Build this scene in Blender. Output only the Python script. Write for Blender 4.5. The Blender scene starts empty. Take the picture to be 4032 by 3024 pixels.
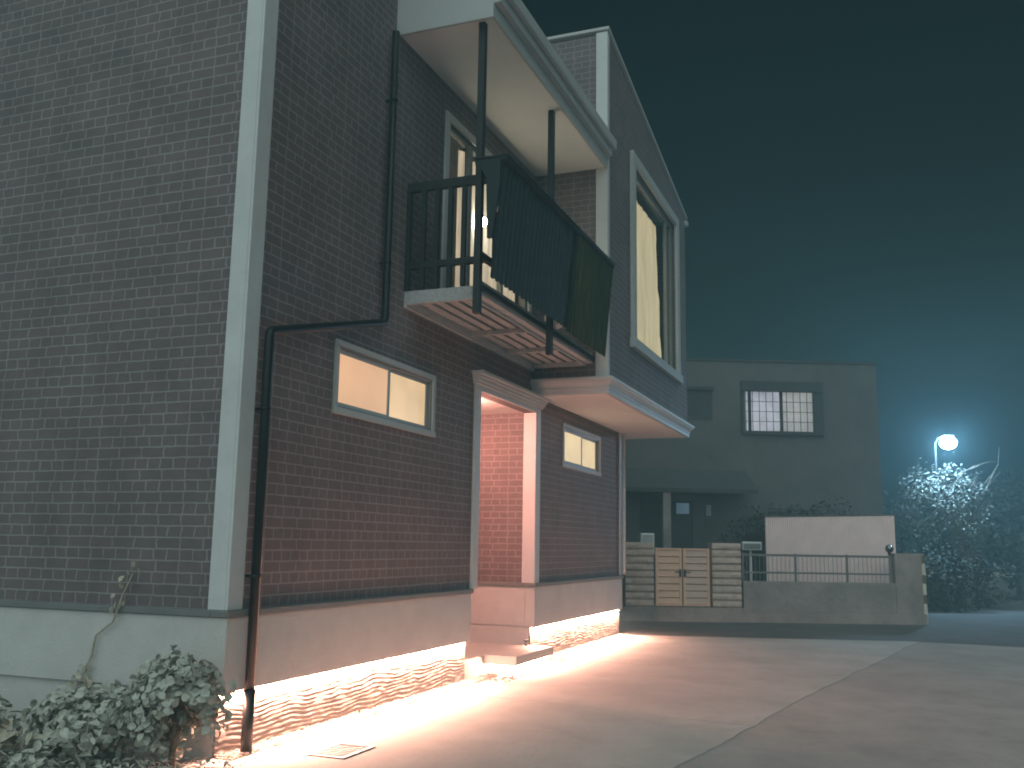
import bpy, bmesh, math, random
from mathutils import Vector, Matrix, noise
random.seed(7)
R = math.radians
sc = bpy.context.scene
col = sc.collection

# ------------------------------------------------------------------ camera
YAW, PITCH, ROLL = R(21.507), R(9.462), R(0.937)
cam_d = bpy.data.cameras.new('camera'); cam = bpy.data.objects.new('camera', cam_d); col.objects.link(cam)
fwd = Vector((math.cos(YAW)*math.cos(PITCH), math.sin(YAW)*math.cos(PITCH), math.sin(PITCH)))
rt = Vector((math.sin(YAW), -math.cos(YAW), 0)); up = rt.cross(fwd)
r2 = rt*math.cos(ROLL) + up*math.sin(ROLL); u2 = up*math.cos(ROLL) - rt*math.sin(ROLL)
m = Matrix((r2, u2, -fwd)).transposed().to_4x4(); m.translation = Vector((-5.651, -4.324, 1.45))
cam.matrix_world = m
cam_d.sensor_width = 36; cam_d.lens = 33.856; cam_d.clip_start = .05; cam_d.clip_end = 600
sc.camera = cam

# ------------------------------------------------------------------ sky, sun, exposure
SUN_EL, SUN_AZ = R(41), R(190)          # direction the light comes from (behind the camera, left)
w = bpy.data.worlds.new('World'); sc.world = w; w.use_nodes = True
nt = w.node_tree; nt.nodes.clear()
wo = nt.nodes.new('ShaderNodeOutputWorld'); bg = nt.nodes.new('ShaderNodeBackground')
sky = nt.nodes.new('ShaderNodeTexSky'); sky.sky_type = 'NISHITA'; sky.sun_disc = False
sky.sun_elevation = R(4); sky.sun_rotation = R(90) - SUN_AZ
bw = nt.nodes.new('ShaderNodeRGBToBW'); mx = nt.nodes.new('ShaderNodeMix'); mx.data_type = 'RGBA'; mx.blend_type = 'MULTIPLY'
mx.inputs[0].default_value = 1; mx.inputs[7].default_value = (.16, .80, 1.0, 1)
nt.links.new(sky.outputs[0], bw.inputs[0]); nt.links.new(bw.outputs[0], mx.inputs[6])
nt.links.new(mx.outputs[2], bg.inputs[0]); bg.inputs[1].default_value = .003
nt.links.new(bg.outputs[0], wo.inputs[0])
sd = bpy.data.lights.new('night_glow', 'SUN'); sd.energy = 1.8; sd.angle = R(100); sd.color = (.80, 1.0, .98)
so = bpy.data.objects.new('night_glow', sd); col.objects.link(so)
dirv = Vector((math.cos(SUN_AZ)*math.cos(SUN_EL), math.sin(SUN_AZ)*math.cos(SUN_EL), math.sin(SUN_EL)))
so.rotation_euler = dirv.to_track_quat('Z', 'Y').to_euler(); so.location = (-20, -8, 20)
vs = sc.view_settings; vs.view_transform = 'Standard'; vs.look = 'None'; vs.exposure = .22; vs.gamma = 1
cy = sc.cycles
cy.max_bounces = 6; cy.diffuse_bounces = 4; cy.glossy_bounces = 3; cy.transmission_bounces = 4; cy.transparent_max_bounces = 8
cy.volume_bounces = 0; cy.sample_clamp_indirect = 3; cy.use_adaptive_sampling = False; cy.use_guiding = False; cy.use_denoising = True; cy.pixel_filter_type = 'BLACKMAN_HARRIS'; cy.filter_width = 1.9; cy.sampling_pattern = 'TABULATED_SOBOL'; cy.denoiser = 'OPENIMAGEDENOISE'
cy.volume_step_rate = 4

LED = (1.0, .50, .36); LEDS = 1550

# ------------------------------------------------------------------ materials
def newmat(name):
    mt = bpy.data.materials.new(name); mt.use_nodes = True
    return mt, mt.node_tree, mt.node_tree.nodes['Principled BSDF']
def mat(name, c, rough=.6, var=.12, nscale=6., bump=0., bscale=60., metal=0., stretch=(1,1,1), spec=.5, stain=0., sscale=.35):
    mt, t, b = newmat(name); N = t.nodes; L = t.links
    b.inputs['Roughness'].default_value = rough; b.inputs['Metallic'].default_value = metal
    b.inputs['Specular IOR Level'].default_value = spec
    tc = N.new('ShaderNodeTexCoord'); mp = N.new('ShaderNodeMapping'); mp.inputs['Scale'].default_value = stretch
    L.new(tc.outputs['Object'], mp.inputs[0])
    n1 = N.new('ShaderNodeTexNoise'); n1.inputs['Scale'].default_value = nscale; n1.inputs['Detail'].default_value = 6; n1.inputs['Roughness'].default_value = .65
    L.new(mp.outputs[0], n1.inputs['Vector'])
    rp = N.new('ShaderNodeValToRGB'); rp.color_ramp.elements[0].position = .3; rp.color_ramp.elements[1].position = .7
    rp.color_ramp.elements[0].color = (*[v*(1-var) for v in c], 1); rp.color_ramp.elements[1].color = (*[min(1, v*(1+var)) for v in c], 1)
    L.new(n1.outputs['Fac'], rp.inputs[0]); last = rp.outputs[0]
    if stain:
        for (sc_, lo, hi, amt) in ((sscale, .35, .75, stain), (sscale*6, .52, .70, stain*.6), (75, .35, .65, stain*.8)):
            n3 = N.new('ShaderNodeTexNoise'); n3.inputs['Scale'].default_value = sc_; n3.inputs['Detail'].default_value = 9; n3.inputs['Roughness'].default_value = .7; n3.inputs['Distortion'].default_value = .6
            L.new(mp.outputs[0], n3.inputs['Vector'])
            mr = N.new('ShaderNodeMapRange'); mr.inputs[1].default_value = lo; mr.inputs[2].default_value = hi; mr.inputs[3].default_value = 1; mr.inputs[4].default_value = 1-amt; L.new(n3.outputs['Fac'], mr.inputs[0])
            mu = N.new('ShaderNodeMix'); mu.data_type = 'RGBA'; mu.blend_type = 'MULTIPLY'; mu.inputs[0].default_value = 1
            L.new(last, mu.inputs[6]); L.new(mr.outputs[0], mu.inputs[7]); last = mu.outputs[2]
    L.new(last, b.inputs['Base Color'])
    if bump:
        n2 = N.new('ShaderNodeTexNoise'); n2.inputs['Scale'].default_value = bscale; n2.inputs['Detail'].default_value = 5
        L.new(mp.outputs[0], n2.inputs['Vector'])
        bp = N.new('ShaderNodeBump'); bp.inputs['Strength'].default_value = bump; bp.inputs['Distance'].default_value = .01
        L.new(n2.outputs['Fac'], bp.inputs['Height']); L.new(bp.outputs[0], b.inputs['Normal'])
    return mt
def brick(name, c1, c2, mortar, bw_=.208, rh=.0824, sq=.565, ms=.006, zoff=.9735, bump=.6):
    mt, t, b = newmat(name); N = t.nodes; L = t.links
    tc = N.new('ShaderNodeTexCoord'); sp = N.new('ShaderNodeSeparateXYZ'); L.new(tc.outputs['Object'], sp.inputs[0])
    a = N.new('ShaderNodeMath'); a.operation = 'SUBTRACT'; L.new(sp.outputs[0], a.inputs[0]); L.new(sp.outputs[1], a.inputs[1])
    z = N.new('ShaderNodeMath'); z.operation = 'SUBTRACT'; L.new(sp.outputs[2], z.inputs[0]); z.inputs[1].default_value = zoff
    wob = N.new('ShaderNodeTexNoise'); wob.inputs['Scale'].default_value = 9; L.new(tc.outputs['Object'], wob.inputs['Vector'])
    wm = N.new('ShaderNodeMath'); wm.operation = 'MULTIPLY_ADD'; L.new(wob.outputs['Fac'], wm.inputs[0]); wm.inputs[1].default_value = .012; L.new(z.outputs[0], wm.inputs[2])
    wx = N.new('ShaderNodeMath'); wx.operation = 'MULTIPLY_ADD'; L.new(wob.outputs['Fac'], wx.inputs[0]); wx.inputs[1].default_value = .05; L.new(a.outputs[0], wx.inputs[2])
    cb = N.new('ShaderNodeCombineXYZ'); L.new(wx.outputs[0], cb.inputs[0]); L.new(wm.outputs[0], cb.inputs[1])
    bt = N.new('ShaderNodeTexBrick'); bt.offset = .5; bt.offset_frequency = 2; bt.squash = sq; bt.squash_frequency = 2
    for k, v in (('Scale', 1), ('Mortar Size', ms), ('Mortar Smooth', .2), ('Bias', 0), ('Brick Width', bw_), ('Row Height', rh)): bt.inputs[k].default_value = v
    bt.inputs['Color1'].default_value = (*c1, 1); bt.inputs['Color2'].default_value = (*c2, 1); bt.inputs['Mortar'].default_value = (*mortar, 1)
    L.new(cb.outputs[0], bt.inputs['Vector'])
    n1 = N.new('ShaderNodeTexNoise'); n1.inputs['Scale'].default_value = 2.2; n1.inputs['Detail'].default_value = 8; n1.inputs['Roughness'].default_value = .7
    L.new(tc.outputs['Object'], n1.inputs['Vector'])
    rp = N.new('ShaderNodeValToRGB'); rp.color_ramp.elements[0].position = .3; rp.color_ramp.elements[1].position = .72
    rp.color_ramp.elements[0].color = (.72, .72, .72, 1); rp.color_ramp.elements[1].color = (1.15, 1.15, 1.15, 1)
    L.new(n1.outputs['Fac'], rp.inputs[0])
    mu = N.new('ShaderNodeMix'); mu.data_type = 'RGBA'; mu.blend_type = 'MULTIPLY'; mu.inputs[0].default_value = 1
    L.new(bt.outputs['Color'], mu.inputs[6]); L.new(rp.outputs[0], mu.inputs[7]); L.new(mu.outputs[2], b.inputs['Base Color'])
    b.inputs['Roughness'].default_value = .75
    n2 = N.new('ShaderNodeTexNoise'); n2.inputs['Scale'].default_value = 70; n2.inputs['Detail'].default_value = 4; L.new(tc.outputs['Object'], n2.inputs['Vector'])
    hs = N.new('ShaderNodeMath'); hs.operation = 'MULTIPLY_ADD'; L.new(n2.outputs['Fac'], hs.inputs[0]); hs.inputs[1].default_value = .35
    inv = N.new('ShaderNodeMath'); inv.operation = 'SUBTRACT'; inv.inputs[0].default_value = 1; L.new(bt.outputs['Fac'], inv.inputs[1]); L.new(inv.outputs[0], hs.inputs[2])
    bp = N.new('ShaderNodeBump'); bp.inputs['Strength'].default_value = bump; bp.inputs['Distance'].default_value = .008
    L.new(hs.outputs[0], bp.inputs['Height']); L.new(bp.outputs[0], b.inputs['Normal'])
    return mt
def emit(name, c, s, base=.8, var=0., nscale=3., stretch=(1,1,1), rough=.3):
    mt, t, b = newmat(name); N = t.nodes; L = t.links
    b.inputs['Base Color'].default_value = (base, base, base, 1); b.inputs['Roughness'].default_value = rough
    b.inputs['Emission Color'].default_value = (*c, 1); b.inputs['Emission Strength'].default_value = s
    if var:
        tc = N.new('ShaderNodeTexCoord'); mp = N.new('ShaderNodeMapping'); mp.inputs['Scale'].default_value = stretch; L.new(tc.outputs['Object'], mp.inputs[0])
        n = N.new('ShaderNodeTexNoise'); n.inputs['Scale'].default_value = nscale; n.inputs['Detail'].default_value = 3; L.new(mp.outputs[0], n.inputs['Vector'])
        mr = N.new('ShaderNodeMapRange'); mr.inputs[1].default_value = .3; mr.inputs[2].default_value = .7
        mr.inputs[3].default_value = s*(1-var); mr.inputs[4].default_value = s*(1+var); L.new(n.outputs['Fac'], mr.inputs[0]); L.new(mr.outputs[0], b.inputs['Emission Strength'])
    return mt
def glassy(name, tint=(.8,.85,.85), refl=.12):
    mt, t, b = newmat(name); N = t.nodes; L = t.links
    tr = N.new('ShaderNodeBsdfTransparent'); tr.inputs[0].default_value = (*tint, 1)
    gl = N.new('ShaderNodeBsdfGlossy'); gl.inputs['Roughness'].default_value = .05
    ms = N.new('ShaderNodeMixShader'); ms.inputs[0].default_value = refl
    L.new(tr.outputs[0], ms.inputs[1]); L.new(gl.outputs[0], ms.inputs[2]); L.new(ms.outputs[0], N['Material Output'].inputs[0])
    return mt

M = {}
M['brick'] = brick('brick siding', (.158, .117, .116), (.136, .106, .106), (.265, .243, .24))
M['brick_porch'] = M['brick']
M['white'] = mat('white trim paint', (.61, .61, .605), .55, .05, 3, .15, 45, stain=.12, sscale=.9)
M['plinth'] = mat('white plinth siding', (.60, .58, .56), .7, .07, 2.2, .5, 120, stain=.12, sscale=1.2)
M['band'] = mat('grey water table', (.16, .165, .16), .6, .1, 5)
M['stone'] = mat('rippled foundation render', (.27, .225, .20), .8, .12, 8, .3, 90)
M['soffit'] = mat('white soffit board', (.90, .84, .80), .7, .05, 1.5)
M['black'] = mat('black painted metal', (.016, .018, .019), .6, .2, 8)
M['pipe'] = mat('black downpipe plastic', (.012, .014, .015), .35, .15, 6, spec=.25)
M['timber'] = mat('grey weathered timber', (.47, .475, .475), .75, .22, 5, .4, 40, stretch=(1, 6, 6))
M['panel'] = mat('dark tarpaulin', (.010, .018, .022), .7, .3, 3, .2, 30)
M['concrete'] = mat('driveway concrete', (.48, .445, .42), .85, .13, 1.1, .35, 55, stain=.22)
M['asphalt'] = mat('old asphalt', (.45, .405, .385), .9, .16, 1.3, .6, 150, stain=.3, sscale=.25)
M['asphalt_dark'] = mat('dark asphalt', (.13, .13, .13), .9, .16, 1.5, .6, 150, stain=.25, sscale=.3)
M['soil'] = mat('soil', (.26, .25, .21), .95, .3, 4, .8, 30)  # tone lifted to stand in for milky glare over the bed
M['gravel'] = mat('gravel', (.24, .215, .195), .85, .3, 25)
M['step'] = mat('step tile', (.50, .47, .44), .6, .06, 2, .15, 80)
M['grate'] = mat('galvanised steel', (.40, .40, .42), .5, .15, 20, metal=.5)
M['led'] = emit('led strip', LED, LEDS)
M['led_step'] = emit('led strip under step', LED, LEDS*.55)
M['porch_lamp'] = emit('porch lamp glass', (1.0, .42, .32), 520)
M['win_a'] = emit('frosted lit glass peach', (1.0, .55, .28), .60, .3, .2, .9)
M['win_b'] = emit('frosted lit glass cream', (1.0, .66, .34), .68, .3, .3, 1.1)
M['win_c'] = emit('frosted lit glass yellow', (1.0, .76, .42), .72, .5, .12, 1.6, rough=.04)
M['curtain'] = emit('lit curtain', (1.0, .70, .47), .75, .5, .35, 5, (3, 3, .35))
M['curtain_bay'] = emit('lit bay curtain', (1.0, .74, .42), .80, .5, .22, 6, (3, 3, .2))
M['bulb'] = emit('bulb', (1.0, .82, .6), 120)
M['glass'] = glassy('window glass')
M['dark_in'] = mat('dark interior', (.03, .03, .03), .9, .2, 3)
M['sash'] = mat('grey window sash', (.22, .22, .215), .45, .06, 6)
M['trimgrey'] = mat('window casing', (.44, .44, .43), .6, .05, 4)
# neighbour: block, concrete, gate and shed colours carry the warm light falling there
M['nwall'] = mat('neighbour stucco', (.15, .143, .14), .9, .13, 1.0, .5, 80, stain=.3, sscale=.5)
M['ntile'] = mat('dark canopy tile', (.05, .055, .055), .8, .2, 5, .3, 20)
M['nblock'] = mat('split face block', (.56, .42, .36), .9, .22, 7, .9, 35)
M['nconc'] = mat('old concrete wall', (.40, .335, .315), .9, .22, 2.2, .6, 40, stain=.35, sscale=.8)
M['wood'] = mat('wooden gate boards', (.90, .53, .37), .6, .2, 5, .3, 40, stretch=(1, 6, 12))  # gate wood with the warm light on it put into the colour
M['wood_grey'] = mat('dull gate boards', (.68, .47, .38), .65, .18, 5, .3, 40, stretch=(1, 6, 12))  # same wood, coloured as the less lit right leaf
M['steel'] = mat('steel', (.5, .5, .5), .3, .1, 10, metal=.8)
M['shed'] = mat('corrugated sheet', (.88, .68, .66), .6, .08, 2.5)
M['rail'] = mat('aged iron', (.16, .15, .145), .5, .2, 9)
M['nwin'] = emit('neighbour lit glass', (.86, .84, 1.0), .33, .4, .35, 2.2)
M['nwin2'] = emit('neighbour dim glass', (.9, .82, .8), .24, .4, .35, 2.2)
M['bluewin'] = emit('bluish door light', (.25, .5, .75), .13, .3, .3, 4)
M['lamp'] = emit('street lamp lens', (.40, .70, 1.0), 620)
M['pole'] = mat('grey lamp pole', (.06, .06, .06), .5, .1, 6)
M['leaf'] = mat('leaf green', (.125, .135, .115), .5, .45, 30)
M['leaf_pale'] = mat('pale leaf', (.42, .42, .36), .7, .25, 25)  # leaf colour lifted to stand in for milky glare at the near corner
M['leaf_dry'] = mat('dry leaf', (.40, .35, .27), .7, .35, 25)
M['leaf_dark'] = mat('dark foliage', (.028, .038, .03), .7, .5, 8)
M['bark'] = mat('bark', (.16, .13, .10), .9, .3, 12, .6, 40)
for k_ in ('win_a', 'win_b', 'win_c', 'curtain', 'curtain_bay', 'nwin', 'nwin2', 'bluewin'): M[k_].cycles.emission_sampling = 'NONE'
for k_ in ('led', 'led_step', 'porch_lamp', 'lamp', 'bulb'): M[k_].cycles.emission_sampling = 'FRONT'
M['mirror'] = mat('dark chrome', (.25, .25, .25), .08, .05, 5, metal=1)
M['pale'] = mat('pale reflector', (.60, .55, .45), .5, .1, 5)
M['dullred'] = mat('dull yellow black', (.12, .10, .06), .6, .2, 5)
M['plastic_white'] = mat('white plastic', (.72, .73, .72), .45, .06, 4)

# translucent ribbed sheet of the balcony screen
def translucent(name, c):
    mt, t, b = newmat(name); N = t.nodes; L = t.links
    df = N.new('ShaderNodeBsdfDiffuse'); df.inputs[0].default_value = (*[v*.35 for v in c], 1)
    tl = N.new('ShaderNodeBsdfTranslucent'); tl.inputs[0].default_value = (*c, 1)
    tc = N.new('ShaderNodeTexCoord'); mp = N.new('ShaderNodeMapping'); mp.inputs['Scale'].default_value = (14, 1, 1.2); L.new(tc.outputs['Object'], mp.inputs[0])
    n = N.new('ShaderNodeTexNoise'); n.inputs['Scale'].default_value = 2.5; n.inputs['Detail'].default_value = 4; L.new(mp.outputs[0], n.inputs['Vector'])
    mr = N.new('ShaderNodeMapRange'); mr.inputs[1].default_value = .35; mr.inputs[2].default_value = .7; mr.inputs[3].default_value = .05; mr.inputs[4].default_value = .95; L.new(n.outputs['Fac'], mr.inputs[0])
    ms = N.new('ShaderNodeMixShader'); L.new(mr.outputs[0], ms.inputs[0]); L.new(df.outputs[0], ms.inputs[1]); L.new(tl.outputs[0], ms.inputs[2])
    L.new(ms.outputs[0], N['Material Output'].inputs[0]); return mt
M['screen'] = translucent('green corrugated plastic', (.11, .155, .10))

# ------------------------------------------------------------------ mesh helpers
class MB:
    def __init__(s): s.v = []; s.f = []; s.sm = []
    def quad(s, a, b, c, d): n = len(s.v); s.v += [a, b, c, d]; s.f.append((n, n+1, n+2, n+3)); s.sm.append(False); return s
    def box(s, x0, x1, y0, y1, z0, z1):
        n = len(s.v)
        s.v += [(x, y, z) for x in (x0, x1) for y in (y0, y1) for z in (z0, z1)]
        for f in ((0,1,3,2), (4,6,7,5), (0,4,5,1), (2,3,7,6), (0,2,6,4), (1,5,7,3)): s.f.append(tuple(n+i for i in f)); s.sm.append(False)
        return s
    def prism(s, poly, axis, a0, a1):
        """poly of 2-D points in the plane across axis ('x': (y,z), 'y': (x,z), 'z': (x,y))"""
        n = len(s.v); k = len(poly)
        def P(p, a): return (a, p[0], p[1]) if axis == 'x' else (p[0], a, p[1]) if axis == 'y' else (p[0], p[1], a)
        s.v += [P(p, a0) for p in poly] + [P(p, a1) for p in poly]
        s.f += [tuple(range(n, n+k)), tuple(range(n+2*k-1, n+k-1, -1))]; s.sm += [False, False]
        for i in range(k): j = (i+1) % k; s.f.append((n+i, n+k+i, n+k+j, n+j)); s.sm.append(False)
        return s
    def tube(s, pts, r, seg=10, caps=True):
        pts = [Vector(p) for p in pts]; rr = r if isinstance(r, (list, tuple)) else [r]*len(pts); n = len(s.v); up_ = None
        for i, p in enumerate(pts):
            d = (pts[min(i+1, len(pts)-1)] - pts[max(i-1, 0)]).normalized()
            if up_ is None: up_ = Vector((0, 0, 1)) if abs(d.z) < .9 else Vector((1, 0, 0))
            a = d.cross(up_).normalized(); b = a.cross(d).normalized(); up_ = b
            for k in range(seg):
                t = 2*math.pi*k/seg; s.v.append(tuple(p + (a*math.cos(t) + b*math.sin(t))*rr[i]))
        for i in range(len(pts)-1):
            for k in range(seg):
                k2 = (k+1) % seg; s.f.append((n+i*seg+k, n+i*seg+k2, n+(i+1)*seg+k2, n+(i+1)*seg+k)); s.sm.append(True)
        if caps:
            s.f.append(tuple(n+k for k in range(seg))[::-1]); s.sm.append(False)
            e = n+(len(pts)-1)*seg; s.f.append(tuple(e+k for k in range(seg))); s.sm.append(False)
        return s
    def ball(s, c, r, seg=14, rings=8, sz=1.):
        n = len(s.v)
        for i in range(rings+1):
            th = math.pi*i/rings
            for k in range(seg):
                ph = 2*math.pi*k/seg; s.v.append((c[0]+r*math.sin(th)*math.cos(ph), c[1]+r*math.sin(th)*math.sin(ph), c[2]+r*sz*math.cos(th)))
        for i in range(rings):
            for k in range(seg):
                k2 = (k+1) % seg; s.f.append((n+i*seg+k, n+(i+1)*seg+k, n+(i+1)*seg+k2, n+i*seg+k2)); s.sm.append(True)
        return s
    def wall(s, axis, at, th, u0, u1, z0, z1, holes, out):
        """slab across axis with rectangular holes (u0,u1,z0,z1); out = +1/-1 the way it faces"""
        us = sorted({u0, u1, *[h[0] for h in holes], *[h[1] for h in holes]}); zs = sorted({z0, z1, *[h[2] for h in holes], *[h[3] for h in holes]})
        us = [u for u in us if u0 <= u <= u1]; zs = [z for z in zs if z0 <= z <= z1]
        def hole(i, j):
            if not (0 <= i < len(us)-1 and 0 <= j < len(zs)-1): return True
            a = (us[i]+us[i+1])/2; b = (zs[j]+zs[j+1])/2
            return any(h[0] < a < h[1] and h[2] < b < h[3] for h in holes)
        f, bk = at, at - out*th
        P = (lambda a, u, z: (u, a, z)) if axis == 'y' else (lambda a, u, z: (a, u, z))
        for i in range(len(us)-1):
            for j in range(len(zs)-1):
                if hole(i, j): continue
                a, b, c, d = us[i], us[i+1], zs[j], zs[j+1]
                s.quad(P(f,a,c), P(f,b,c), P(f,b,d), P(f,a,d)); s.quad(P(bk,a,c), P(bk,a,d), P(bk,b,d), P(bk,b,c))
                if hole(i-1, j): s.quad(P(f,a,c), P(f,a,d), P(bk,a,d), P(bk,a,c))
                if hole(i+1, j): s.quad(P(f,b,c), P(bk,b,c), P(bk,b,d), P(f,b,d))
                if hole(i, j-1): s.quad(P(f,a,c), P(bk,a,c), P(bk,b,c), P(f,b,c))
                if hole(i, j+1): s.quad(P(f,a,d), P(f,b,d), P(bk,b,d), P(bk,a,d))
        return s
    def leaf(s, p, nrm, size, asp=.55):
        n = Vector(nrm).normalized(); a = n.orthogonal().normalized(); a.rotate(Matrix.Rotation(random.uniform(0, 6.28), 3, n)); b = n.cross(a)
        p = Vector(p); k = len(s.v); h = size*.5; wd = size*asp*.5
        if size < .2 and getattr(s, 'fine', False):
            cup = n*size
            ring = [(-1, 0, .0), (-.55, .8, .10), (.1, 1., .10), (.65, .55, .02), (1.05, 0, -.10), (.65, -.55, .02), (.1, -1., .10), (-.55, -.8, .10)]
            s.v += [tuple(p + a*(h*x) + b*(wd*y) + cup*z_) for x, y, z_ in ring] + [tuple(p + a*(h*.1))]
            for q in range(8): s.f.append((k+q, k+(q+1) % 8, k+8)); s.sm.append(True)
            return s
        s.v += [tuple(p - a*h), tuple(p + b*wd + n*.12*size), tuple(p + a*h), tuple(p - b*wd + n*.12*size)]
        s.f.append((k, k+1, k+2)); s.f.append((k, k+2, k+3)); s.sm += [False, False]
        return s
    def build(s, name, mt, parent=None, off=(0, 0, 0), bevel=0, recalc=True):
        me = bpy.data.meshes.new(name); o_ = Vector(off)
        me.from_pydata([tuple(Vector(v)-o_) for v in s.v], [], s.f)
        for p, q in zip(me.polygons, s.sm): p.use_smooth = q
        if recalc:
            bm = bmesh.new(); bm.from_mesh(me); bmesh.ops.remove_doubles(bm, verts=bm.verts, dist=1e-5); bmesh.ops.recalc_face_normals(bm, faces=bm.faces); bm.to_mesh(me); bm.free()
        me.materials.append(mt)
        o = bpy.data.objects.new(name, me); col.objects.link(o)
        if parent: o.parent = parent
        if bevel:
            bv = o.modifiers.new('bevel', 'BEVEL'); bv.width = bevel; bv.segments = 2; bv.limit_method = 'ANGLE'; bv.angle_limit = R(40)
        return o
def tag(o, label, cat, group=None, kind=None):
    if kind: o['kind'] = kind
    if label: o['label'] = label
    if cat: o['category'] = cat
    if group: o['group'] = group
    return o
NROT = math.atan2(-.9165, .4); NO = Vector((14.2, -.9, 0)); NU = Vector((.4, -.9165, 0)); NB = Vector((.9165, .4, 0))
def nw(s, t, z=0): return NO + NU*s + NB*t + Vector((0, 0, z))
def thing(name, label, cat, base=(0, 0, 0), frame='W', group=None):
    o = bpy.data.objects.new(name, None); col.objects.link(o); o.empty_display_size = .2
    if frame == 'N': o.location = nw(*base); o.rotation_euler = (0, 0, NROT)
    else: o.location = base
    return tag(o, label, cat, group)
def structure(name, mb, mt, **k): o = mb.build(name, mt, **k); o['kind'] = 'structure'; return o

# ------------------------------------------------------------------ ground
g = MB()
g.quad((-120, -160, -.012), (260, -160, -.012), (260, 160, -.012), (-120, 160, -.012))
structure('ground', g, M['asphalt'])
g = MB(); g.prism([(10.3, 2.5), (10.47, -.02), (11.9, -4.66), (11.75, -6.2), (11.3, -9), (10.5, -14), (60, -30), (60, 14), (12.5, 6)], 'z', -.010, -.0085)
structure('road', g, M['asphalt_dark'])
dr = [(-.22, -.10), (-.22, .06), (.0, .06), (.0, -.02), (10.47, -.02), (11.88, -4.64), (4.2, -3.33), (2.8, -3.15), (1.5, -2.95), (-.4, -2.6)]
def poly_sheet(mb, pts, z0, z1): mb.prism(pts, 'z', z0, z1); return mb
# the slab is cast in bays, with narrow joints between them
def clip(pts, nx, ny, d, keep):
    out = []
    for i, p in enumerate(pts):
        q = pts[(i+1) % len(pts)]; a = (p[0]*nx+p[1]*ny-d)*keep; b = (q[0]*nx+q[1]*ny-d)*keep
        if a >= 0: out.append(p)
        if a*b < 0: t = a/(a-b); out.append((p[0]+(q[0]-p[0])*t, p[1]+(q[1]-p[1])*t))
    return out
slab = [(-.22, -.13), (10.47, -.13), (11.88, -4.64), (4.2, -3.33), (2.8, -3.15), (1.5, -2.95), (-.4, -2.6)]
jw = .010
def ragged(pts):
    out = []
    for i, p in enumerate(pts):
        q = pts[(i+1) % len(pts)]; n = max(1, int(math.hypot(q[0]-p[0], q[1]-p[1])/.12)) if i in (1, 2, 3, 4, 5) else 1
        for k in range(n):
            x = p[0]+(q[0]-p[0])*k/n; y = p[1]+(q[1]-p[1])*k/n; a = .045 if k else 0
            out.append((x, y + a*noise.noise((x*1.7, y*1.7, 4)) + .4*a*noise.noise((x*7, y*7, 9))))
    return out
slab = ragged(slab)
g = MB(); cur = slab
for (xa, ya, xb, yb) in ((3.4, -.1, 2.9, -3.1), (6.62, -.1, 6.7, -4.2)):
    nx, ny = -(yb-ya), xb-xa; l = math.hypot(nx, ny); nx /= l; ny /= l; d = nx*xa+ny*ya
    if nx < 0: nx, ny, d = -nx, -ny, -d
    poly_sheet(g, clip(cur, nx, ny, d-jw, -1), -.09, -.008); cur = clip(cur, nx, ny, d+jw, 1)
poly_sheet(g, cur, -.09, -.008)
structure('driveway', g, M['concrete'])
g = MB()
for (xa, ya, xb, yb) in ((3.4, -.13, 2.9, -3.1), (6.62, -.13, 6.7, -3.75)): g.prism([(xa-.012, ya), (xa+.012, ya), (xb+.012, yb), (xb-.012, yb)], 'z', -.0125, -.0114)
structure('driveway_joints', g, M['dark_in'])
g = MB(); n_ = 60
for i in range(n_):
    for j in range(n_):
        def P(a, b):
            x = -7.2 + a*7.0/n_; y = -1.6 + b*9.6/n_
            return (x, y, .0 + .05*noise.noise((x*1.3, y*1.3, 2)) - .02 + (-.05 if x > -.35 and y < .2 else 0))
        g.quad(P(i, j), P(i+1, j), P(i+1, j+1), P(i, j+1))
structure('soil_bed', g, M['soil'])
# gravel in the strip along the foundation and round the step
g = MB()
def stone(x, y, z, r):
    n = len(g.v); q = [Vector((random.uniform(-1, 1), random.uniform(-1, 1), random.uniform(-1, 1))).normalized() for _ in range(3)]
    a, b = random.uniform(.7, 1.2), random.uniform(.6, 1.); ang = random.uniform(0, 6.28); ca, sa = math.cos(ang), math.sin(ang)
    for (dx, dy, dz) in ((1,0,0), (.3,.9,.2), (-.9,.4,0), (-.5,-.8,.1), (.5,-.8,-.1), (.1,.1,.8), (0,-.1,-.8)):
        dx *= a; dy *= b; g.v.append((x+r*(dx*ca-dy*sa), y+r*(dx*sa+dy*ca), z+r*dz*.8))
    for k in range(5): g.f += [(n+k, n+(k+1) % 5, n+5), (n+(k+1) % 5, n+k, n+6)]; g.sm += [False, False]
for i in range(3600): stone(random.uniform(.0, 4.8), random.uniform(-.135, .03), random.uniform(-.008, .012), random.uniform(.006, .013))
for i in range(1500): stone(random.uniform(4.3, 6.9), random.uniform(-.40 if random.random() < .45 else -.135, .03), random.uniform(-.006, .02), random.uniform(.008, .017))
for i in range(2600): stone(random.uniform(6.6, 10.45), random.uniform(-.135, .03), random.uniform(-.008, .012), random.uniform(.006, .013))
o = g.build('gravel', M['gravel'], recalc=False); tag(o, 'pale gravel strip along the foot of the brick house and round its step', 'gravel', kind='stuff')
g = MB(); g.box(-.0, 10.46, -.14, .06, -.05, -.006); structure('gravel_bed', g, M['soil'])

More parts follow.
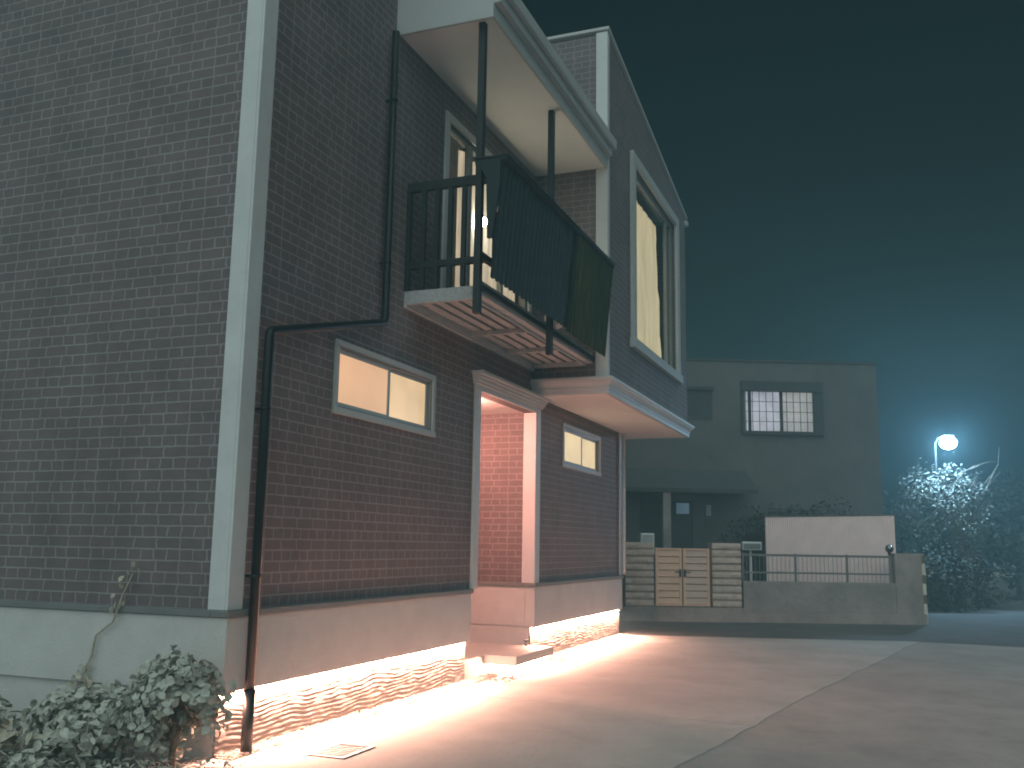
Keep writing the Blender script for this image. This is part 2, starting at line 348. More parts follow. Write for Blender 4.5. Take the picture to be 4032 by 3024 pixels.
# ------------------------------------------------------------------ the brick house
H = thing('brick_house', 'brick clad two storey house with balcony, bay and glowing strip lights along its base', 'house')
XC, XE, YB = 10.47, 11.32, 9.0
B = M['brick']
MB().wall('y', 0, .14, 0, XC, .967, 8.0, [(1.25, 3.12, 2.54, 3.12), (7.33, 9.17, 2.57, 3.15), (4.30, 6.153, .5, 3.165), (3.26, 5.86, 3.90, 6.05)], -1).build('front_wall', B, H)
MB().wall('x', 0, .14, .1405, YB, .967, 8.0, [], -1).build('side_wall', B, H)
MB().box(.14, XC, YB-.14, YB, 0, 8.0).box(XC-.14, XC, .15, YB-.15, 0, 3.3).box(XE-.14, XE, .0, YB-.15, 3.40, 7.4).build('rear_wall', B, H)
MB().prism([(-.06, 8.005), (XE+.1, 7.46), (XE+.1, 7.56), (-.06, 8.12)], 'y', .02, YB+.1).build('roof', M['band'], H)
# plinth, band and rippled foundation
def plinth(x0, x1): return MB().box(x0, x1, -.03, -.005, .4145, .918).box(x0, x1, -.0049, .10, .424, .918)
plinth(0, 4.15).build('plinth_panel', M['plinth'], H, bevel=.004)
plinth(6.153, XC).build('plinth_panel', M['plinth'], H, bevel=.004)
MB().box(-.03, -.0005, -.03, YB, .418, .918).build('plinth_panel', M['plinth'], H, bevel=.004)
MB().box(6.1525, 6.20, .101, 1.5, .43, .92).build('plinth_panel', M['plinth'], H)
MB().box(-.05, 4.17, -.05, .10, .920, .966).box(-.05, -.0005, .101, YB, .920, .966).build('water_table', M['band'], H, bevel=.006)
MB().box(6.135, XC+.02, -.05, .10, .920, .966).box(6.135, 6.18, .101, 1.5, .920, .966).build('water_table', M['band'], H, bevel=.006)
def ripple(x0, x1, y, z0=-.03, z1=.415, vert='x'):
    mb = MB(); nx = int((x1-x0)/.014); nz = 52
    for j in range(nz+1):
        for i in range(nx+1):
            x = x0+(x1-x0)*i/nx; z = z0+(z1-z0)*j/nz
            n1 = noise.noise((x*2.6, z*5, 1.3)); n2 = noise.noise((x*9+4, z*18, 5.1)); n3 = noise.noise((x*24, z*60, 9.))
            n4 = noise.noise((x*5+8, z*11, 3.3)); ph = (z + .034*n1 + .013*n4 + .008*n2)*2*math.pi/(.034)
            h = .0030*math.sin(ph)*(.7+.9*noise.noise((x*5, z*10, 7))) + .0032*n2 + .0014*n3
            h = max(-.012, min(.012, h))
            mb.v.append((x, y-h, z) if vert == 'x' else (y-h, x, z))
    for j in range(nz):
        for i in range(nx):
            a = j*(nx+1)+i; mb.f.append((a, a+1, a+nx+2, a+nx+1)); mb.sm.append(True)
    k = len(mb.v)
    return mb
ripple(0.0, 4.14, .03).build('foundation', M['stone'], H, recalc=False)
ripple(6.165, XC, .03).build('foundation', M['stone'], H, recalc=False)
MB().box(.02, 4.14, .045, .10, -.05, .417).box(6.17, XC, .045, .10, -.05, .417).box(.001, .10, .046, YB, -.05, .417).box(6.162, 6.20, .0455, 1.5, -.05, .429).box(4.09, 4.14, .1, 1.5, -.05, .967).build('foundation_core', M['plinth'], H)
def seg_strip(x0, x1, y0=-.002, y1=.016, z0=.4125):
    mb = MB(); n = int((x1-x0)/.25)
    for i in range(n): a = x0+(x1-x0)*i/n; b = x0+(x1-x0)*(i+1)/n; mb.quad((a, y0, z0), (a, y1, z0), (b, y1, z0), (b, y0, z0))
    return mb
# led strips tucked under the plinth and under the step
seg_strip(.03, 4.12).build('led_strip', M['led'], H, recalc=False)
seg_strip(6.17, XC-.03).build('led_strip', M['led'], H, recalc=False)
MB().box(.03, 4.12, -.004, .018, .4130, .4235).box(6.17, XC-.03, -.004, .018, .4130, .4235).build('led_channel', M['band'], H)
# corner trim
MB().box(-.025, .145, -.025, -.0006, .967, 8.0).box(-.025, -.0006, -.0005, .145, .967, 8.0).build('corner_trim', M['white'], H, bevel=.006)
MB().box(XC-.10, XC+.02, -.02, -.0006, .967, 3.38).box(XC+.0006, XC+.02, -.0005, .14, .967, 3.38).build('corner_trim', M['white'], H, bevel=.005)
# frosted sliding windows of the ground floor
def slider(x0, x1, z0, z1, ma, mb_, yf=-.022):
    c = .055
    wn = MB().box(x0, x1, yf, .0, z1-c, z1).box(x0, x1, yf-.012, .0, z0, z0+c).box(x0, x0+c, yf, .0, z0+c, z1-c).box(x1-c, x1, yf, .0, z0+c, z1-c).build('window', M['trimgrey'], H, bevel=.003)
    a, b, zz0, zz1 = x0+c-.01, x1-c+.01, z0+c-.01, z1-c+.01; mid = (a+b)/2; s_ = .032
    MB().box(a, b, .0, .06, zz1-.03, zz1).box(a, b, .0, .06, zz0, zz0+.03).box(a, a+.03, .0, .06, zz0+.03, zz1-.03).box(b-.03, b, .0, .06, zz0+.03, zz1-.03).build('frame', M['sash'], wn)
    for (p, q, y) in ((a+.03, mid+.05, .012), (mid-.02, b-.03, .036)):
        MB().box(p, q, y, y+.02, zz0+.03, zz0+.03+s_).box(p, q, y, y+.02, zz1-.03-s_, zz1-.03).box(p, p+s_, y, y+.02, zz0+.03+s_, zz1-.03-s_).box(q-s_*1.4, q, y, y+.02, zz0+.03+s_, zz1-.03-s_).build('sash', M['trimgrey'], wn)
        MB().box(p+s_+.001, q-s_*1.4-.001, y+.006, y+.012, zz0+.03+s_, zz1-.03-s_).build('pane', ma if p < mid-.1 else mb_, wn)
    return wn
slider(1.224, 3.143, 2.512, 3.146, M['win_a'], M['win_b'])
slider(7.302, 9.199, 2.542, 3.174, M['win_c'], M['win_c'])
# porch recess
MB().box(6.1535, 6.25, .145, 1.5, .967, 3.165).build('porch_wall', B, H)
MB().box(4.2, 4.2995, .141, 1.5, .967, 3.165).build('porch_wall', B, H)
MB().box(4.2, 6.26, 1.5, 1.62, .0, 3.165).build('porch_back', M['white'], H)
MB().box(4.2, 6.26, .141, 1.62, 3.166, 3.25).build('porch_ceiling', M['soffit'], H)
MB().box(4.141, 6.16, .10, 1.5, -.05, .196).build('porch_floor', M['step'], H)
dr_ = MB().box(4.55, 5.5, 1.45, 1.4995, .20, 2.5).build('front_door', M['wood_grey'], H, bevel=.005)
MB().tube([(5.38, 1.40, 1.0), (5.38, 1.40, 1.5)], .016).box(5.37, 5.39, 1.40, 1.45, 1.03, 1.05).box(5.37, 5.39, 1.40, 1.45, 1.45, 1.47).build('handle', M['steel'], dr_)
MB().tube([(4.72, .62, 3.165), (4.72, .62, 3.05)], .10, 20).build('porch_lamp', M['porch_lamp'], H)
fr = MB()
fr.box(4.153, 4.30, -.035, -.0006, .967, 3.165).box(6.153, 6.306, -.035, -.0006, .967, 3.165).box(6.1355, 6.1525, -.030, .145, .967, 3.165)
fr.box(4.153, 6.306, -.0352, -.0006, 3.1655, 3.23)
fr.build('entrance_frame', M['white'], H, bevel=.005)
fr = MB()
for (z0, z1, p) in ((3.23, 3.262, .055), (3.262, 3.30, .075), (3.30, 3.33, .10), (3.33, 3.372, .135)): fr.box(4.153-p*.6, 6.306+p*.6, -p-.01, -.0006, z0+.0002, z1)
fr.build('entrance_cornice', M['white'], H, bevel=.008)
# downpipes
pp = MB().tube([(.20, -.085, -.01), (.19, -.085, 2.93), (.193, -.085, 2.965), (.205, -.085, 2.985), (.235, -.085, 2.997), (1.86, -.085, 3.418), (1.892, -.085, 3.428), (1.91, -.085, 3.445), (1.915, -.085, 3.48), (1.915, -.085, 6.30)], .036, 14).tube([(.20, -.085, .42), (.20, -.085, .0)], .042, 14).build('downpipe', M['pipe'], H)
for (x, z) in ((.19, 1.2), (.19, 2.4), (1.915, 4.0), (1.915, 5.6)): MB().tube([(x, -.085, z-.012), (x, -.085, z+.012)], .042, 14).box(x-.008, x+.008, -.05, .0, z-.008, z+.008).build('bracket', M['pipe'], pp)
MB().tube([(XC-.06, -.075, 3.36), (XC-.06, -.075, 1.05), (XC-.03, -.06, 1.0)], .033, 12).build('downpipe', M['white'], H)
# ---- bay
def roofz(x): return 8.385 - (x-6.08)*.178
MB().wall('x', 6.08, .14, -.86, 0, 3.585, 8.325, [], -1).build('bay_side_wall', B, H)
bw_ = MB(); bw_.wall('y', -1.0, .139, 6.16, XE, 3.585, 7.35, [(7.45, 10.40, 4.33, 7.02)], -1); bw_.prism([(6.16, 7.3505), (XE, 7.3505), (XE, roofz(XE)-.03), (6.16, roofz(6.16)-.03)], 'y', -.861, -1.0)
bw_.box(XE-.139, XE-.001, -.8605, -.0, 3.585, 7.3)
bw_.build('bay_front_wall', B, H)
MB().box(6.055, 6.0795, -1.02, -.86, 3.585, 8.345).box(6.08, 6.16, -1.02, -.861, 3.585, 8.335).build('bay_corner_trim', M['white'], H, bevel=.004)
MB().prism([(6.04, roofz(6.04)-.024), (XE+.05, roofz(XE+.05)-.024), (XE+.05, roofz(XE+.05)+.02), (6.04, roofz(6.04)+.02)], 'y', -1.045, .6).build('bay_roof', M['trimgrey'], H, bevel=.006)
def crown(mb, prof):
    # mitred moulding round the near side and the front of the bay: prof = [(projection, z)]
    for (p0, z0), (p1, z1) in zip(prof, prof[1:]):
        a0, a1 = 6.08-p0, 6.08-p1; b0, b1 = -1-p0, -1-p1; e = XE-.02
        mb.quad((a0, 0, z0), (a0, b0, z0), (a1, b1, z1), (a1, 0, z1)); mb.quad((a0, b0, z0), (e+p0, b0, z0), (e+p1, b1, z1), (a1, b1, z1)); mb.quad((e+p0, b0, z0), (e+p0, 1.5, z0), (e+p1, 1.5, z1), (e+p1, b1, z1))
prof = [(-.02, 3.374), (.03, 3.374), (.032, 3.43), (.045, 3.435), (.047, 3.45), (.04, 3.46), (.055, 3.49), (.085, 3.52), (.088, 3.533), (.11, 3.54), (.112, 3.575), (.10, 3.583), (-.02, 3.584)]
c_ = MB(); crown(c_, prof); c_.build('bay_cornice', M['white'], H)
MB().box(6.099, XE-.04, -.981, -.036, 3.366, 3.378).box(XC+.03, XE-.04, -.035, 3.0, 3.366, 3.378).build('bay_soffit', M['soffit'], H)
# bay window
bwn = MB().box(7.295, 10.535, -1.06, -1.0005, 7.0, 7.142).box(7.295, 7.47, -1.06, -1.0005, 4.35, 7.0).box(10.36, 10.535, -1.06, -1.0005, 4.35, 7.0).box(7.25, 10.58, -1.09, -1.0005, 4.208, 4.35).build('bay_window', M['trimgrey'], H, bevel=.01)
MB().box(7.4505, 10.3995, -.95, -.90, 6.92, 7.0195).box(7.4505, 10.3995, -.95, -.90, 4.3305, 4.42).box(7.4505, 7.56, -.95, -.90, 4.42, 6.92).box(10.29, 10.3995, -.95, -.90, 4.42, 6.92).box(9.93, 10.02, -.95, -.90, 4.42, 6.92).build('frame', M['sash'], bwn)
MB().box(7.56, 9.93, -.93, -.924, 4.42, 6.92).box(10.02, 10.29, -.93, -.924, 4.42, 6.92).build('pane', M['glass'], bwn)
def curtain(x0, x1t, x1b, y, z0, z1, amp=.03, per=.13):
    mb = MB(); nx = 70; nz = 10
    for j in range(nz+1):
        z = z0+(z1-z0)*j/nz; t = j/nz; x1 = x1b+(x1t-x1b)*t**1.6
        for i in range(nx+1):
            x = x0+(x1-x0)*i/nx; mb.v.append((x, y+amp*math.sin(x/per*6.28)+.4*amp*math.sin(x/per*2.1+1), z))
    for j in range(nz):
        for i in range(nx): a = j*(nx+1)+i; mb.f.append((a, a+1, a+nx+2, a+nx+1)); mb.sm.append(True)
    return mb
curtain(7.74, 9.75, 10.10, -.80, 4.36, 6.80, .018, .11).build('curtain', M['curtain_bay'], bwn, recalc=False)
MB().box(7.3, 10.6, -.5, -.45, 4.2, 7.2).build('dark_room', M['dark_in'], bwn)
MB().box(XE-.02, XE+.13, -1.05, -.93, 7.30, 7.39).build('gutter_end', M['trimgrey'], H, bevel=.01)
# ---- balcony roof
br = MB().box(2.10, 6.078, -1.0, -.0006, 6.405, 6.74).build('balcony_roof', M['soffit'], H)
MB().box(2.085, 6.0, -1.10, -1.0005, 6.51, 6.73).box(2.085, 6.04, -1.03, -1.0004, 6.37, 6.509).box(2.07, 2.0995, -1.03, -.0006, 6.36, 6.95).build('fascia', M['trimgrey'], br, bevel=.006)
MB().box(2.05, 6.02, -1.16, -1.1005, 6.60, 6.735).build('gutter', M['trimgrey'], br, bevel=.015)
# ---- balcony
bf = MB()
bf.box(2.42, 6.05, -.03, -.0006, 3.70, 3.86).box(2.42, 2.47, -.72, -.031, 3.73, 3.86).box(2.42, 6.05, -.74, -.721, 3.73, 3.86)
for y0, y1 in ((-.155, -.05), (-.30, -.205), (-.445, -.35), (-.585, -.495), (-.71, -.635)): bf.box(2.48, 6.04, y0, y1, 3.79, 3.815)
bf.build('balcony_floor', M['timber'], H, bevel=.003)
MB().box(2.48, 6.04, -.715, -.035, 3.83, 3.84).build('deck_sheet', M['dark_in'], H)  # dark sheet added above the boards to paint shade into their gaps
for x in (2.44, 3.95, 5.0, 6.0): MB().box(x, x+.05, -.70, -.04, 3.735, 3.788).build('joist', M['timber'], H)
MB().box(2.40, 6.06, -.82, -.745, 3.76, 3.90).build('edge_beam', M['timber'], H, bevel=.004)
MB().box(2.40, 6.06, -.845, -.8205, 3.79, 3.85).build('edge_rail', M['black'], H, bevel=.004)
for x, zb in ((2.19, 3.53), (4.21, 3.53)): MB().box(x, x+.07, -.895, -.83, zb, 6.404).build('balcony_post', M['black'], H, bevel=.004)
rl = MB().box(2.40, 2.45, -.83, -.01, 4.86, 4.955).box(2.40, 2.45, -.83, -.01, 4.075, 4.14).box(2.27, 6.05, -.88, -.832, 4.86, 4.955).box(2.27, 6.05, -.88, -.832, 4.075, 4.14).build('railing', M['black'], H, bevel=.004)
for y in (-.03, -.19, -.335, -.475, -.62, -.76): MB().box(2.405, 2.445, y-.022, y+.022, 3.865, 4.859).build('baluster', M['black'], rl)
for i in range(24): x = 2.6+i*.145; MB().box(x, x+.035, -.875, -.84, 4.141, 4.8595).build('baluster', M['black'], rl)
def corr(x0, x1, yt, yb, zt, zb, pitch=.11, amp=.010):
    mb = MB(); prof = []; x = x0; k = 0
    while x < x1: prof += [(x, -amp), (x+pitch*.38, -amp), (x+pitch*.5, amp), (x+pitch*.88, amp)]; x += pitch
    nz = 4
    for j in range(nz+1):
        t = j/nz
        for (px, d) in prof: mb.v.append((px, yb+(yt-yb)*t+d, zb+(zt-zb)*t))
    n = len(prof)
    for j in range(nz):
        for i in range(n-1): a = j*n+i; mb.f.append((a, a+1, a+n+1, a+n)); mb.sm.append(False)
    return mb
ps = corr(2.10, 4.30, -1.14, -1.03, 4.955, 3.84).build('privacy_screen', M['panel'], H, recalc=False)
ps2 = corr(4.255, 5.80, -1.15, -1.04, 4.955, 3.80).build('privacy_screen', M['screen'], H, recalc=False)
MB().box(2.10, 5.80, -1.19, -1.10, 4.94, 4.985).prism([(-.88, 4.955), (-1.12, 4.955), (-1.12, 4.72), (-1.05, 4.2), (-1.0, 4.2), (-.98, 4.78)], 'x', 2.10, 2.13).prism([(-1.19, 4.96), (-1.19, 4.975), (-.85, 5.0), (-.85, 4.985)], 'x', 2.10, 4.3).build('screen_cap', M['panel'], H)
# balcony window
bw2 = MB().box(3.21, 5.91, -.03, -.0006, 6.0, 6.09).box(3.21, 3.30, -.03, -.0006, 3.90, 6.0).box(5.82, 5.91, -.03, -.0006, 3.90, 6.0).build('balcony_window', M['white'], H, bevel=.003)
MB().box(3.2605, 5.8595, .02, .08, 5.95, 6.0495).box(3.2605, 5.8595, .02, .08, 3.9005, 3.96).box(3.2605, 3.33, .02, .08, 3.96, 5.95).box(3.88, 3.97, .0, .06, 3.96, 5.95).box(4.95, 5.02, .02, .08, 3.96, 5.95).box(5.79, 5.8595, .02, .08, 3.96, 5.95).build('frame', M['sash'], bw2)
MB().box(3.33, 3.88, .04, .045, 3.96, 5.95).box(3.97, 4.95, .04, .045, 3.96, 5.95).box(5.02, 5.79, .04, .045, 3.96, 5.95).build('pane', M['glass'], bw2)
curtain(3.30, 3.66, 3.66, .16, 3.92, 5.95, .012, .12).build('curtain', M['curtain'], bw2, recalc=False)
curtain(3.98, 5.86, 5.86, .20, 3.92, 6.0, .02, .16).build('curtain', M['curtain'], bw2, recalc=False)
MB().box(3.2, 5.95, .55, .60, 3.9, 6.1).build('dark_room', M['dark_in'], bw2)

# ---- doorstep
st = thing('doorstep', 'floating tiled doorstep lit from below in front of the porch', 'step', (4.82, -.30, 0))
MB().box(4.82, 6.10, -.305, .095, .095, .202).build('slab', M['step'], st, (4.82, -.30, 0), bevel=.006)
MB().box(4.86, 6.02, -.26, .09, -.04, .094).build('plinth', M['stone'], st, (4.82, -.30, 0))
MB().box(4.83, 4.85, -.28, .07, .086, .0945).box(4.85, 6.05, -.292, -.275, .086, .0945).build('led_strip', M['led_step'], st, (4.82, -.30, 0))
po = thing('ground_stub', 'short shiny metal stub standing on the doorstep beside the pillar', 'metal stub', (6.03, .03, .202))
MB().tube([(6.03, .03, .202), (6.03, .03, .255)], .022, 14).build('stub_body', M['steel'], po, (6.03, .03, .202))
MB().tube([(6.03, .03, .2552), (6.03, .03, .272)], .030, 14).build('cap', M['black'], po, (6.03, .03, .202))

# ---- drain grate in the concrete
dg = thing('drain_grate', 'square galvanised drain grate set in the concrete by the downpipe', 'drain grate', (.52, -.62, .003))
dgm = MB(); x0, x1, y0, y1 = .34, .78, -.78, -.48
dgm.box(x0, x1, y0, y0+.03, -.0035, .001).box(x0, x1, y1-.03, y1, -.0035, .001).box(x0, x0+.03, y0+.03, y1-.03, -.0035, .001).box(x1-.03, x1, y0+.03, y1-.03, -.0035, .001)
dgm.build('frame', M['grate'], dg, (.52, -.62, .003))
dgm = MB()
for i in range(6): x = x0+.075+i*.052; dgm.box(x, x+.010, y0+.03, y1-.03, -.0028, -.0012)
dgm.build('bars', M['grate'], dg, (.52, -.62, .003))
MB().box(x0+.03, x1-.03, y0+.03, y1-.03, -.0074, -.0042).build('pit', M['dark_in'], dg, (.52, -.62, .003))

# ---- things on the balcony and in the room
tb = thing('white_bag', 'crumpled white bag stuffed behind the far balcony post', 'bag', (4.55, -.82, 3.90))
bm_ = MB(); bm_.ball((4.55, -.83, 4.02), .12, 14, 9, 1.05)
bm_.v = [tuple(Vector(v)+Vector(v).normalized()*.03*noise.noise(Vector(v)*14)+Vector((0, .02*noise.noise(Vector(v)*9), 0))) for v in bm_.v]
bm_.build('bag_body', M['plastic_white'], tb, (4.55, -.82, 3.90))
MB().tube([(4.55, -.83, 4.13), (4.57, -.83, 4.17), (4.53, -.82, 4.20)], [.03, .018, .035], 8).build('bag_neck', M['plastic_white'], tb, (4.55, -.82, 3.90))
hb = thing('hanging_bulb', 'bright bare bulb hanging inside the balcony window', 'bulb', (4.54, .11, 5.27))
MB().ball((4.54, .11, 5.27), .06, 14, 9).build('bulb_glass', M['bulb'], hb, (4.54, .11, 5.27))
MB().tube([(4.54, .11, 5.31), (4.54, .11, 5.36)], .02, 10).tube([(4.54, .11, 5.36), (4.54, .11, 6.04)], .004, 6).build('cord', M['black'], hb, (4.54, .11, 5.27))

# ------------------------------------------------------------------ the neighbour's frontage (local frame: s to the right, t away, z up)
nh = thing('neighbour_house', 'dull stucco house with a barred lit window, across the lane behind the wall', 'house', (2.0, 4.0, 0), 'N')
off = (2.0, 4.0, 0)
MB().wall('y', 4.0, .15, -4.0, 5.24, 0, 6.08, [(1.86, 3.60, 4.33, 5.33), (.44, 1.06, 4.56, 5.33), (-.78, .52, .0, 2.56)], -1).box(-4, 5.24, 9.8, 10, 0, 6.08).box(-4, -3.85, 4.15, 9.8, 0, 6.08).box(5.09, 5.24, 4.1505, 9.8, 0, 6.08).build('wall', M['nwall'], nh, off)
MB().box(-4.03, 5.27, 3.97, 10.03, 6.0805, 6.14).build('roof', M['ntile'], nh, off)
wn = MB().box(1.78, 3.83, 3.90, 3.9995, 5.33, 5.58).box(1.78, 3.83, 3.92, 3.9995, 4.24, 4.33).box(1.78, 1.86, 3.93, 3.9995, 4.33, 5.33).box(3.60, 3.83, 3.93, 3.9995, 4.33, 5.33).box(1.965, 2.04, 4.02, 4.06, 4.33, 5.33).box(2.77, 2.84, 4.02, 4.06, 4.33, 5.33).build('window', M['ntile'], nh, off)
MB().box(1.86, 1.965, 4.05, 4.06, 4.33, 5.33).box(2.04, 2.77, 4.05, 4.06, 4.33, 5.33).build('pane', M['nwin'], wn, off)
MB().box(2.84, 3.60, 4.05, 4.06, 4.33, 5.33).build('pane', M['nwin2'], wn, off)
gm = MB()
for x in [1.88+i*.172 for i in range(11)]: gm.box(x-.007, x+.007, 3.94, 3.955, 4.33, 5.33)
for z in (4.57, 4.82, 5.07): gm.box(1.8605, 3.5995, 3.956, 3.968, z-.007, z+.007)
gm.build('grille', M['black'], wn, off)
MB().box(.44, 1.06, 4.01, 4.05, 4.56, 5.33).box(.40, 1.10, 3.95, 3.9995, 5.33, 5.42).build('shutter', M['ntile'], nh, off)
MB().prism([(3.9995, 2.95), (3.9995, 3.34), (2.95, 2.82), (2.95, 2.72)], 'x', -1.4, 1.85).build('canopy', M['ntile'], nh, off)
d_ = MB().box(-.78, .52, 4.05, 4.12, .0, 2.56).build('door', M['ntile'], nh, off)
MB().box(.13, .44, 4.03, 4.0495, 2.26, 2.52).build('pane', M['bluewin'], d_, off)
MB().box(-.40, -.22, 2.98, 3.12, .0, 2.75).build('porch_post', M['nconc'], nh, off)
MB().box(.84, .96, 3.92, 3.9995, 2.22, 2.48).build('meter_box', M['trimgrey'], nh, off)

def course_pillar(s0, s1, z0, z1, label):
    p = thing('block_pillar', label, 'pillar', ((s0+s1)/2, .2, z0), 'N', 'stone pillars beside the gate'); o_ = ((s0+s1)/2, .2, z0)
    n = 9; h = (z1-z0)/n
    for i in range(n):
        mb = MB(); a, b = z0+i*h, z0+(i+1)*h; j = random.uniform(-.012, .012); ns = 10
        # a rock-faced block: its front bulges unevenly
        for (k, zz) in enumerate((a+.004, a+h*.25, a+h*.6, b-.006)):
            for q in range(ns+1):
                s = s0+(s1-s0)*q/ns; e = .0 if k in (0, 3) else .028+.03*noise.noise((s*7, zz*9, 3))
                mb.v.append((s + (.0), -e+j*.4, zz))
        for k in range(3):
            for q in range(ns): v0 = k*(ns+1)+q; mb.f.append((v0, v0+1, v0+ns+2, v0+ns+1)); mb.sm.append(False)
        mb.box(s0+j*.5, s1+j*.5, .001+abs(j), .38, a+.003, b-.003)
        mb.build('block', M['nblock'], p, o_)
    return p
course_pillar(-1.76, -1.19, .27, 1.54, 'pillar of rough stone courses left of the wooden gate')
course_pillar(.0, .58, .27, 1.55, 'pillar of rough stone courses right of the wooden gate')
sp = thing('gate_step', 'low concrete step under the gate and its pillars', 'step', (-.6, .2, 0), 'N')
MB().box(-1.95, .62, -.06, .9, -.05, .268).build('step_body', M['nconc'], sp, (-.6, .2, 0), bevel=.01)
gt = thing('double_gate', 'wooden double gate of horizontal boards with black lever handles', 'gate', (-.58, .1, .268), 'N'); o_ = (-.58, .1, .268)
for (a, b, mt, h0, h1, hd) in ((-1.135, -.600, 'wood', -.655, -.615, -1), (-.575, -.035, 'wood_grey', -.565, -.525, 1)):
    mb = MB(); n = 8; h = 1.08/n
    for i in range(n): z = .315+i*h; mb.prism([(.105, z), (.075, z+.012), (.092, z+h-.012), (.105, z+h-.004), (.125, z+h-.004), (.125, z)], 'x', a+.055, b-.055)
    lf = mb.build('gate_leaf', M[mt], gt, o_)
    MB().box(a, a+.054, .07, .13, .29, 1.43).box(b-.054, b, .07, .13, .29, 1.43).box(a+.0545, b-.0545, .07, .13, 1.395, 1.43).box(a+.0545, b-.0545, .07, .13, .29, .313).build('frame', M['wood'], lf, o_)
    MB().box(h0, h1, .050, .0695, .86, 1.01).box(min(h0, h0+hd*.0)+(-.09 if hd < 0 else .04), h0+(.0 if hd < 0 else .13), .035, .048, .945, .965).build('handle', M['black'], lf, o_)
mbx = thing('mailbox', 'steel mailbox on a thin post right of the right stone pillar', 'mailbox', (.87, .30, .0), 'N'); o_ = (.87, .30, .0)
MB().box(.67, 1.08, .19, .45, 1.412, 1.585).build('body', M['steel'], mbx, o_, bevel=.012)
MB().box(.70, 1.05, .182, .1895, 1.435, 1.545).build('flap', M['rail'], mbx, o_)
MB().tube([(.87, .30, .0), (.87, .30, 1.411)], .026, 12).build('post', M['plastic_white'], mbx, o_)
wl = thing('boundary_wall', 'low grey block wall with a taller pier at its right end', 'wall', (2.4, .1, 0), 'N'); o_ = (2.4, .1, 0)
mb = MB(); mb.box(.625, 3.735, .0, .15, .20, .80).build('wall_body', M['nconc'], wl, o_, bevel=.006)
MB().box(.622, 4.34, -.03, .17, -.05, .198).build('footing', M['nconc'], wl, o_, bevel=.006)
MB().box(3.736, 4.335, -.015, .17, .199, 1.40).build('pier', M['nconc'], wl, o_, bevel=.008)
cg = thing('corner_guard', 'striped pale and dark guard strip on the right edge of the wall pier', 'guard strip', (4.33, -.02, 0), 'N'); o_ = (4.33, -.02, 0)
for i, (z0, z1) in enumerate(((.02, .40), (.41, .57), (.58, .80), (.81, .97), (.98, 1.20), (1.21, 1.36))):
    MB().box(4.285, 4.352, -.026, -.0155, z0, z1).box(4.3405, 4.352, -.0154, .06, z0, z1).build('stripe', M['pale' if i % 2 == 0 else 'dullred'], cg, o_)
rg = thing('wall_railing', 'iron railing of two rails and thin bars on the low block wall', 'railing', (2.2, .07, .80), 'N'); o_ = (2.2, .07, .80)
MB().box(.63, 3.72, .055, .085, 1.30, 1.345).box(.63, 3.72, .055, .085, .955, .99).build('rail', M['rail'], rg, o_)
for s in (.64, 1.72, 2.78, 3.68): MB().box(s-.02, s+.02, .05, .09, .80, 1.36).build('railing_post', M['rail'], rg, o_)
for i in range(34):
    s = .72+i*.0885
    if min(abs(s-q) for q in (1.72, 2.78, 3.68)) > .03: MB().box(s-.004, s+.004, .066, .074, .8, 1.30).build('bar', M['sash'], rg, o_)
ml = thing('round_lamp', 'dark glossy ball on the railing end beside the wall pier', 'ball lamp', (3.66, .07, 1.36), 'N'); o_ = (3.66, .07, 1.36)
MB().ball((3.66, .05, 1.49), .085, 18, 12).build('globe', M['mirror'], ml, o_)
MB().tube([(3.66, .06, 1.36), (3.66, .06, 1.41)], .03, 12).build('base', M['black'], ml, o_)
wb = thing('louvred_box', 'small white louvred box just behind the left stone pillar', 'box', (-1.22, .55, 1.55), 'N'); o_ = (-1.22, .55, 1.55)
mb = MB().box(-1.36, -1.08, .48, .62, 1.30, 1.73)
mb.build('case', M['plastic_white'], wb, o_)
for i in range(5): z = 1.555+i*.034; MB().prism([(.479, z), (.462, z+.003), (.479, z+.022)], 'x', -1.33, -1.10).build('louvre', M['steel'], wb, o_)
MB().box(-1.22, -1.16, .52, .58, 0, 1.30).build('stand', M['steel'], wb, o_)
# shed with corrugated end wall
sh = thing('garden_shed', 'shed with a pale corrugated wall standing behind the low wall railing', 'shed', (2.8, 1.2, 0), 'N'); o_ = (2.8, 1.2, 0)
S0, S1, ST = 1.345, 4.12, .80
mb = MB(); pit = .045; n = int((S1-S0)/pit)*6; mbv = []
for z0, z1 in ((.0, 1.86),):
    for j, z in enumerate((0, .95, 1.0)):
        for i in range(n+1):
            s = S0+(S1-S0)*i/n; zt = (2.105+.08*(s-S0)/(S1-S0))*z/1.0; mb.v.append((s, ST+.010*math.sin((s-S0)/pit*6.2832), zt))
    for j in range(2):
        for i in range(n): a = j*(n+1)+i; mb.f.append((a, a+1, a+n+2, a+n+1)); mb.sm.append(True)
mb.build('wall', M['shed'], sh, o_, recalc=False)
MB().box(S0+.001, S1-.001, ST+.02, ST+1.5, 0, 1.80).build('shed_body', M['ntile'], sh, o_)
MB().prism([(S0-.02, 2.115), (S1+.02, 2.20), (S1+.02, 2.215), (S0-.02, 2.13)], 'y', ST-.015, ST+1.55).build('roof', M['rail'], sh, o_)

